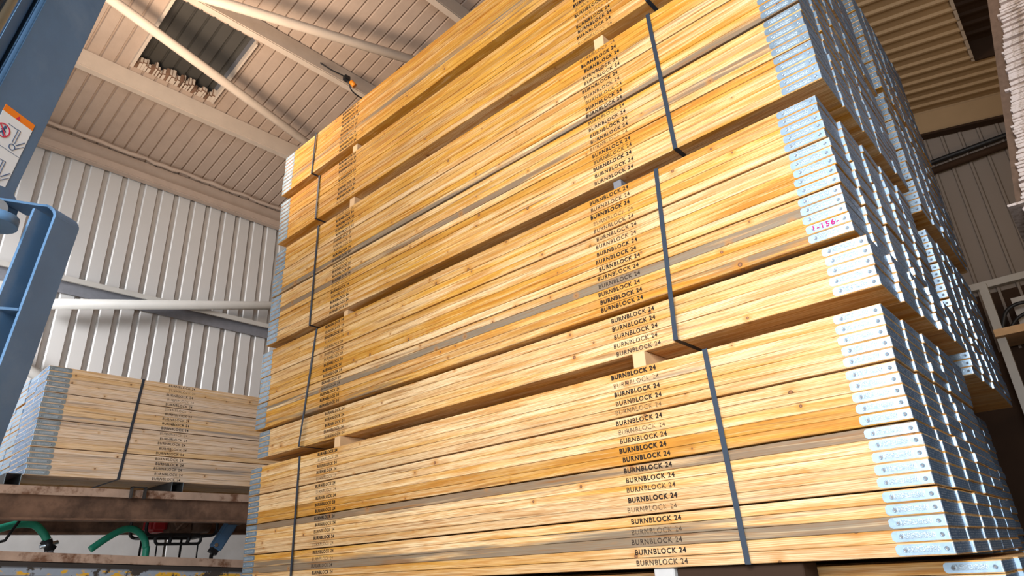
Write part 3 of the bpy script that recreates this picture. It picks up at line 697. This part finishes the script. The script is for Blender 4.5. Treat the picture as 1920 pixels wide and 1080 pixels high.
# things behind the racking -------------------------------------------------
def P3(y, z, x): return (x, y, z)
def hose(pts, label):
    p = smooth(pts, 8); q = MB(p[0]); q.tube(p, 0.026, GREENH, 12); return tag(q.build('green_hose'), label, 'hose')
XH = -1.6
h1 = thing('green_hose', (XH, -0.6, 0), 'green hose with dark coupling, left of the two behind the lower beam', 'hose')
q = MB((XH, -0.6, 0)); q.tube(smooth([(XH, -1.25, 1.6), (XH, -1.08, 1.86), (XH, -0.93, 1.945), (XH, -0.80, 1.955), (XH, -0.73, 1.905), (XH, -0.690, 1.85)], 8), 0.027, GREENH, 12); q.build('hose_body', h1)
q = MB((XH, -0.6, 0)); q.tube([(XH, -0.690, 1.85), (XH, -0.66, 1.78)], 0.032, BLACK, 12)
q.tube([(XH + .01, -0.73, 1.80), (XH + .01, -0.62, 1.835)], 0.014, BOLTM, 8); q.tube([(XH, -0.72, 1.84), (XH, -0.63, 1.79)], 0.02, BLACK, 8); q.build('coupling', h1)
q = MB((XH, -0.6, 0)); q.tube([(XH, -0.66, 1.78), (XH, -0.62, 1.68), (XH, -0.62, 0.0)], 0.02, GREYM, 10); q.build('pipe', h1)
hose([(XH, -0.40, 1.78), (XH, -0.30, 1.86), (XH, -0.20, 1.92), (XH, -0.12, 1.925), (XH, -0.05, 1.88), (XH, -0.01, 1.80), (XH, 0.0, 1.6), (XH, 0.0, 0.0)], 'green hose arching up and over, right of the two behind the lower beam')
# portable engine unit in a tubular frame, on thin stand legs
XE = -1.62
o = thing('portable_generator', (XE, 0.5, 0), 'portable engine unit in a black tubular frame below the rusty beam', 'machine')
off = (XE, 0.5, 0)
def gy(y): return -2.149 + (y + 2.149) * 0.9106
def gz(z): return 1.503 + (z - 1.503) * 0.9106
def arc(y0, y1, z0, z1, r=0.05, x=XE):
    y0, y1, z0, z1 = gy(y0), gy(y1), gz(z0), gz(z1)
    pts = []
    for cx, cz, a0 in ((y1 - r, z1 - r, 0), (y0 + r, z1 - r, 90), (y0 + r, z0 + r, 180), (y1 - r, z0 + r, 270)):
        for k in range(5):
            a = math.radians(a0 + 22.5 * k); pts.append((x, cx + r * math.cos(a), cz + r * math.sin(a)))
    return pts + [pts[0]]
for x_ in (XE, XE - 0.34):
    q = MB(off); q.tube(arc(0.19, 0.82, 1.915, 2.19, x=x_), 0.013, BLACK, 8, False); q.build('tube_frame', o)
q = MB(off); q.tube(arc(0.28, 0.68, 1.845, 1.925, 0.03), 0.012, BLACK, 8, False)
for y_ in (0.40, 0.56): q.tube([(XE, gy(y_), gz(1.845)), (XE, gy(y_ + 0.02), gz(1.93))], 0.016, BLACK, 8)
q.build('base_rail', o)
q = MB(off)
for y_ in (0.24, 0.75):
    for z_ in (1.915, 2.18): q.tube([(XE, gy(y_), gz(z_)), (XE - 0.34, gy(y_), gz(z_))], 0.011, BLACK, 8)
q.build('cross_tube', o)
q = MB(off); q.box(XE - 0.28, XE - 0.06, gy(0.26), gy(0.40), gz(1.95), gz(2.14), REDM); q.build('fuel_tank', o, 0.025, 3)['label'] = 'red fuel tank'
q = MB(off); q.box(XE - 0.30, XE - 0.04, gy(0.41), gy(0.60), gz(1.93), gz(2.15), ENG); q.tube([(XE - 0.02, gy(0.5), gz(2.04)), (XE - 0.12, gy(0.5), gz(2.04))], 0.06, ENG, 16); q.tube([(XE - 0.015, gy(0.45), gz(1.96)), (XE - 0.015, gy(0.58), gz(2.1))], 0.011, BOLTM, 8); q.build('engine_block', o, 0.012, 2)
q = MB(off); q.tube([(XE - 0.14, gy(0.60), gz(2.03)), (XE - 0.14, gy(0.80), gz(2.03))], 0.075, ENG, 18); q.build('alternator', o)
for y_ in (0.30, 0.66):
    q = MB(off); q.tube([(XE, gy(y_), gz(1.845)), (XE, gy(y_ + 0.02), 0.0)], 0.006, BLACK, 6); q.build('stand_leg', o)
    q = MB(off); q.tube([(XE - 0.34, gy(y_), gz(1.915)), (XE - 0.34, gy(y_), 0.0)], 0.01, BLACK, 6); q.build('stand_leg', o)
o = thing('tool_head', (XE + 0.12, 0.6, 0), 'blue-grey steel tool leaning beside the engine unit under the beam', 'tool')
off = (XE + 0.12, 0.6, 0); xt = XE + 0.12; a = Vector((xt, gy(0.90), gz(2.03))); b = Vector((xt, gy(0.76), gz(1.79)))
q = MB(off); q.beam(a, b, 0.09, 0.08, BLUEM, (1, 0, 0)); q.build('housing', o, 0.01, 2)
q = MB(off); q.beam(b, b + (b - a) * 0.15, 0.065, 0.055, BLACK, (1, 0, 0)); q.tube([b + Vector((0.04, -.01, .03)), b + Vector((0.05, -.01, .03))], 0.016, BOLTM, 10); q.build('foot', o)
q = MB(off); q.box(xt - 0.07, xt + 0.07, gy(0.82), gy(0.99), gz(2.0), gz(2.15), ENG); q.build('motor', o, 0.02, 2)
q = MB(off); q.tube([b - Vector((0, .02, .04)), (xt, gy(0.70), 0.0)], 0.016, BLACK, 8); q.build('support_rod', o)
# on the concrete ledge of the wall
def ledge(name, pts, r, m, label, cat): q = MB(pts[0]); q.tube(pts, r, m, 12); tag(q.build(name), label, cat)
ZL = 2.045
for y_, lean, lb in ((-0.135, 0.0, 'left'), (0.075, 0.05, 'right')):
    o = thing('blue_tool', (-3.39, y_, ZL), 'blue plastic tool grip standing on the concrete ledge, %s of the two' % lb, 'tool')
    q = MB((-3.39, y_, ZL)); q.tube([(-3.39, y_, ZL), (-3.39, y_ + lean * .2, ZL + 0.05), (-3.39, y_ + lean, ZL + 0.28)], [0.022, 0.032, 0.03], BLUEP, 12); q.build('grip', o)
    q = MB((-3.39, y_, ZL)); q.tube([(-3.39, y_ + lean, ZL + 0.28), (-3.39, y_ + lean * 1.6, ZL + 0.75)], 0.02, BLACK, 10); q.build('shaft', o)
for (y0, y1, m, nm, lb) in ((-0.62, -0.345, PLYO, 'plywood_offcut', 'orange-brown plywood offcut standing on the concrete ledge'), (0.0, 0.06, ENG, 'timber_offcut', 'dark brown timber offcut between the blue tools on the ledge')):
    q = MB((-3.42, y0, ZL)); q.box(-3.455, -3.425, y0, y1, ZL, ZL + 0.42, m); tag(q.build(nm), lb, 'offcut')
o = thing('hose_reel', (-1.5, -1.14, 0), 'red round reel at the left edge beside the green hose', 'reel'); off = (-1.5, -1.14, 0); ry, rz_ = -1.14, 2.02
q = MB(off); pts = [(-1.5, ry + 0.11 * math.cos(a * math.pi / 16), rz_ + 0.11 * math.sin(a * math.pi / 16)) for a in range(33)]; q.tube(pts, 0.02, REDM, 10, False); q.build('rim', o)
q = MB(off); q.tube([(-1.52, ry, rz_), (-1.46, ry, rz_)], 0.04, BLACK, 14); q.tube([(-1.5, ry - .1, rz_), (-1.5, ry + .1, rz_)], 0.01, BLACK, 8); q.tube([(-1.5, ry, rz_ - .1), (-1.5, ry, rz_ + .1)], 0.01, BLACK, 8); q.build('hub', o)
q = MB(off); q.tube([(-1.54, ry, rz_), (-1.54, ry, 0)], 0.02, BLACK, 10); q.tube([(-1.46, ry + 0.24, 2.0), (-1.46, ry + .17, 1.84), (-1.46, ry, 1.78)], 0.01, BLACK, 8); q.build('stand', o)

# ================================================================== forklift at the left edge
N0 = Vector((2.792, -2.013, 2.751)); Lv = Vector((0.01916, 0.11111, 1.0)); d2 = Vector((-0.54941, 0.83555, 0.0)); nf = Vector((0.83308, 0.54779, -0.07683))   # nf faces the camera
fk = thing('forklift', (2.75, -2.3, 0), 'blue-grey forklift mast and load guard at the left edge', 'forklift'); off = (2.75, -2.3, 0)
def F(a, b, c=0.0): return N0 + d2 * a + Lv * b + nf * c
def fbox(q, a0, a1, b0, b1, c0, c1, m):
    q.hexa([F(a0, b0, c0), F(a1, b0, c0), F(a1, b0, c1), F(a0, b0, c1), F(a0, b1, c0), F(a1, b1, c0), F(a1, b1, c1), F(a0, b1, c1)], m)
bl = -2.68; tp = 1.2
q = MB(off); fbox(q, 0, 0.128, -0.47, tp, -0.016, 0, BLUEM); fbox(q, 0, 0.014, -0.47, tp, -0.10, -0.016, BLUEM); q.build('mast_rail', fk, 0.002, 2)
q = MB(off); fbox(q, -0.05, 0.02, bl, -0.47, -0.2, -0.09, BLUEM); fbox(q, -0.05, 0.02, -0.47, tp, -0.2, -0.09, BLUEM); q.build('outer_rail', fk, 0.002, 2)
q = MB(off); fbox(q, -0.034, -0.006, bl, tp, -0.05, -0.02, BLUEM); q.build('inner_rail', fk, 0.004, 2)
q = MB(off); fbox(q, -0.10, -0.036, bl, tp, -0.10, -0.03, BLACK); q.build('channel_recess', fk)
q = MB(off); q.tube([F(-0.058, bl, 0.0), F(-0.058, tp, 0.0)], 0.012, CHROME, 16); q.build('lift_cylinder', fk)
# sticker with three pictogram rows
q = MB(off); fbox(q, 0.028, 0.1028, -0.62, -0.305, 0.0, 0.0006, WHITE); st = q.build('warning_sticker', fk)
q = MB(off); fbox(q, 0.028, 0.1028, -0.305, -0.289, 0.0, 0.0008, ORANGE); st2 = q.build('sticker_header', st); st2['label'] = 'orange header strip'
q = MB(off); q.prism([F(0.059, -0.3035, 0.0009), F(0.069, -0.3035, 0.0009), F(0.064, -0.2945, 0.0009)], nf * 0.0003, REDP); q.build('warning_triangle', st)
def disc(q, ca, cb, r, m, c=0.0009, n=20): q.prism([F(ca + r * math.cos(2 * math.pi * k / n), cb + r * math.sin(2 * math.pi * k / n), c) for k in range(n)], nf * 0.0003, m)
def ringf(q, ca, cb, r, w_, m, n=28, c=0.0011):
    for k in range(n):
        a0, a1 = 2 * math.pi * k / n, 2 * math.pi * (k + 1) / n
        P = [F(ca + rr_ * math.cos(a_), cb + rr_ * math.sin(a_), c) for rr_, a_ in ((r, a0), (r, a1), (r + w_, a1), (r + w_, a0))]; q.prism(P, nf * 0.0003, m)
def line(q, a0, b0, a1, b1, w_, m, c=0.0009):
    dx, dy = a1 - a0, b1 - b0; L_ = math.hypot(dx, dy); nx, ny = -dy / L_ * w_ / 2, dx / L_ * w_ / 2
    q.prism([F(a0 + nx, b0 + ny, c), F(a0 - nx, b0 - ny, c), F(a1 - nx, b1 - ny, c), F(a1 + nx, b1 + ny, c)], nf * 0.0003, m)
for r_i in range(3):
    cb = -0.346 - 0.082 * r_i; q = MB(off); ca = 0.046
    disc(q, ca + 0.002, cb + 0.009, 0.0032, NAVY)                                      # walking figure
    line(q, ca + 0.001, cb + 0.006, ca, cb - 0.004, 0.005, NAVY); line(q, ca, cb - 0.003, ca + 0.006, cb - 0.012, 0.0026, NAVY); line(q, ca, cb - 0.003, ca - 0.006, cb - 0.011, 0.0026, NAVY)
    line(q, ca + 0.001, cb + 0.004, ca + 0.007, cb - 0.001, 0.002, NAVY); line(q, ca + 0.001, cb + 0.004, ca - 0.005, cb, 0.002, NAVY)
    ringf(q, ca, cb, 0.0135, 0.0026, REDP); line(q, ca - 0.0095, cb + 0.0095, ca + 0.0095, cb - 0.0095, 0.0026, REDP, 0.0013)
    ringf(q, 0.078, cb - 0.022, 0.0058, 0.0018, NAVY)                                   # forklift wheel, mast and forks
    for da in (0.074, 0.080): line(q, da, cb - 0.012, da, cb + 0.022, 0.0012, NAVY)
    line(q, 0.074, cb + 0.022, 0.080, cb + 0.022, 0.0012, NAVY); line(q, 0.084, cb - 0.014, 0.099, cb + 0.004, 0.0018, NAVY); line(q, 0.086, cb - 0.022, 0.101, cb - 0.006, 0.0012, NAVY)
    line(q, 0.05, cb + 0.021, 0.073, cb + 0.021, 0.0012, NAVY); line(q, 0.029, cb - 0.034, 0.102, cb - 0.034, 0.0008, NAVY)
    q.build('pictogram', st)
# load guard: flat bar bent into a rounded U
def gp(y, z, x=2.808): return Vector((x, y, z))
wv = d2 * 0.063
def flatbar(pts, t, m, name):
    q = MB(off)
    for a, b in zip(pts[:-1], pts[1:]):
        a = Vector(a); b = Vector(b); d = (b - a).normalized(); n_ = d.cross(d2).normalized() * t / 2; e = d * t * 0.2
        a2 = a - e; b2 = b + e
        q.hexa([a2 - n_, a2 + n_, a2 + n_ + wv, a2 - n_ + wv, b2 - n_, b2 + n_, b2 + n_ + wv, b2 - n_ + wv], m)
    return q.build(name, fk)
arcp = []
for k in range(7):
    a = math.radians(15 * k); arcp.append(gp(-1.913 + 0.018 * math.cos(a), 2.222 + 0.018 * math.sin(a)))
flatbar([gp(-1.935, 1.75), gp(-1.919, 1.90), gp(-1.895, 2.222)] + arcp + [gp(-1.925, 2.237), gp(-1.99, 2.225)], 0.006, BLUEM, 'guard_bar')
flatbar([gp(-1.985, 1.60), gp(-1.9475, 2.04), gp(-1.935, 2.19), gp(-1.932, 2.225)], 0.006, BLUEM, 'guard_bar')
flatbar([gp(-1.915, 2.008), gp(-2.02, 1.992)], 0.006, BLUEM, 'guard_crossbar')
q = MB(off); q.hexa([gp(-1.99, 0.05), gp(-1.935, 0.05), gp(-1.935, 0.05) + wv, gp(-1.99, 0.05) + wv, gp(-1.99, 1.74), gp(-1.935, 1.76), gp(-1.935, 1.76) + wv, gp(-1.99, 1.74) + wv], BLUEM); q.build('carriage', fk)
# roller bracket with bright bolt
q = MB(off); q.tube([gp(-1.985, 2.215, 2.80), gp(-1.985, 2.215, 2.80) - nf * 0.05], 0.040, BLUEM, 24); q.tube([gp(-1.985, 2.19, 2.80), gp(-1.985, 2.17, 2.80)], 0.038, BLUEM, 20); q.build('roller_bracket', fk)
q = MB(off); q.tube([gp(-1.990, 2.205, 2.812), gp(-1.990, 2.205, 2.80)], 0.018, BOLTM, 18); q.tube([gp(-1.990, 2.185, 2.816), gp(-1.990, 2.185, 2.80)], 0.011, BOLTM, 6); q.build('bolt', fk)
q = MB(off); q.box(2.7, 3.0, -2.9, -2.1, 0.0, 0.05, BLACK); q.build('base', fk)

# ================================================================== right side
# stack of sheets at the right edge
zs = 3.30; n_sh = 0; rs = random.Random(5)
SHT = []
for i in range(6):
    q = MB(); n = 10; outl = []
    for k in range(n + 1): outl.append((2.0 * k / n, rs.uniform(-.006, .006), 0))
    outl += [(2.0, 1.15, 0), (rs.uniform(0, .012), 1.15, 0)]
    q.prism(outl, (0, 0, 0.0150), PLYE); SHT.append(q.mesh('plywood_sheet'))
for i in range(145):
    z = zs + 0.0154 * i; x = 4.335 + 0.205 * (z - 3.37) + rs.uniform(-.008, .008); y = 2.49 + rs.uniform(-.02, .02)
    if i % 17 == 3: x -= 0.02
    if i == 3: x -= 0.045; y -= 0.06
    o = bpy.data.objects.new('plywood_sheet', SHT[i % 6]); COL.objects.link(o); o.location = (x, y, z)
    tag(o, 'rough-edged pale sheet in the leaning stack at the right edge', 'sheet', 'sheets stacked at the right edge')
q = MB((4.5, 2.54, 3.3)); q.prism([(4.303, 2.53, 3.40), (4.70, 2.53, 5.55), (4.86, 2.53, 5.55), (4.44, 2.53, 3.40)], (0, 0.02, 0), PLYS)  # added strip in place of the brown side face of the sheets
tag(q.build('stack_side_strip'), 'narrow brown strip standing in for the left side face of the leaning sheet stack', 'board')
o = thing('pallet_rack', (4.5, 2.5, 0), 'rack carrying the sheets at the right edge', 'rack')
q = MB((4.5, 2.5, 0)); q.box(4.5, 6.25, 2.52, 3.6, 3.2, 3.295, DBROWN); q.build('shelf', o)
for x_ in (4.6, 6.15):
    q = MB((4.5, 2.5, 0)); q.box(x_ - .05, x_ + .05, 2.6, 3.5, 0, 3.2, DBROWN); q.build('upright', o)
# racking in front of the back wall
o = thing('storage_rack', (3.75, 6.45, 0), 'rack of grey posts and brown planks before the dark back wall', 'rack'); off = (3.75, 6.45, 0)
q = MB(off); q.box(3.72, 3.80, 6.40, 6.50, 0, 4.16, TUBEM); q.build('post', o)
q = MB(off); q.box(5.4, 5.48, 6.40, 6.50, 0, 4.16, TUBEM); q.build('post', o)
q = MB(off); q.box(3.72, 5.48, 6.30, 6.9, 3.52, 3.60, LATH); q.build('shelf_plank', o)
q = MB(off); q.box(3.72, 5.48, 6.5, 6.9, 2.78, 2.84, DBROWN); q.build('shelf_plank', o)
q = MB((4.3, 6.7, 3.61)); q.box(3.95, 4.10, 6.62, 6.7, 3.60, 3.98, CONC); q.box(4.15, 5.2, 6.62, 6.7, 3.60, 3.92, CONC); tag(q.build('grey_panel'), 'pale grey panels standing on the plank shelf by the back wall', 'panel')
q = MB((4.0, 6.45, 3.6)); q.tube(smooth([(3.80, 6.45, 3.63), (3.88, 6.45, 3.80), (4.02, 6.45, 3.86), (4.2, 6.45, 3.80), (4.4, 6.45, 3.64)], 8), 0.02, BLACK, 10); q.tube(smooth([(3.86, 6.5, 3.62), (3.96, 6.5, 3.72), (4.1, 6.5, 3.75), (4.3, 6.5, 3.63)], 8), 0.018, BLACK, 10); tag(q.build('black_hose'), 'black hose arched over the plank shelf by the back wall', 'hose')
q = MB((4.15, 6.6, 2.84)); q.prism([(3.98, 6.55, 3.24), (4.02, 6.55, 2.84), (4.5, 6.55, 2.84), (4.5, 6.55, 3.2), (4.2, 6.55, 3.45), (4.05, 6.55, 3.42)], (0, 0.25, 0), PLYO); tag(q.build('cardboard_box', bevel=0.02, seg=2), 'orange-brown crumpled box on the dark lower shelf at the right edge', 'box')
# cable and amber gland on the purlin
o = thing('cable_gland', (-0.80, 1.02, 6.62), 'small junction box with an amber gland and cable under the roof purlin', 'junction box'); off = (-0.80, 1.02, 6.62)
q = MB(off); q.box(-0.83, -0.77, 0.99, 1.06, 6.60, 6.66, BLACK); q.build('housing', o, 0.008, 2)
q = MB(off); q.tube([(-0.78, 1.07, 6.60), (-0.76, 1.11, 6.55)], 0.028, AMBER, 14); q.build('lamp_cap', o)['label'] = 'amber cap'
q = MB(off); q.tube(smooth([(-0.86, 0.72, 6.70), (-0.83, 0.86, 6.66), (-0.80, 0.98, 6.64), (-0.80, 1.05, 6.60), (-0.82, 1.12, 6.52), (-0.84, 1.30, 6.52), (-0.85, 1.6, 6.62)], 6), 0.008, BLACK, 8); q.build('cable', o)
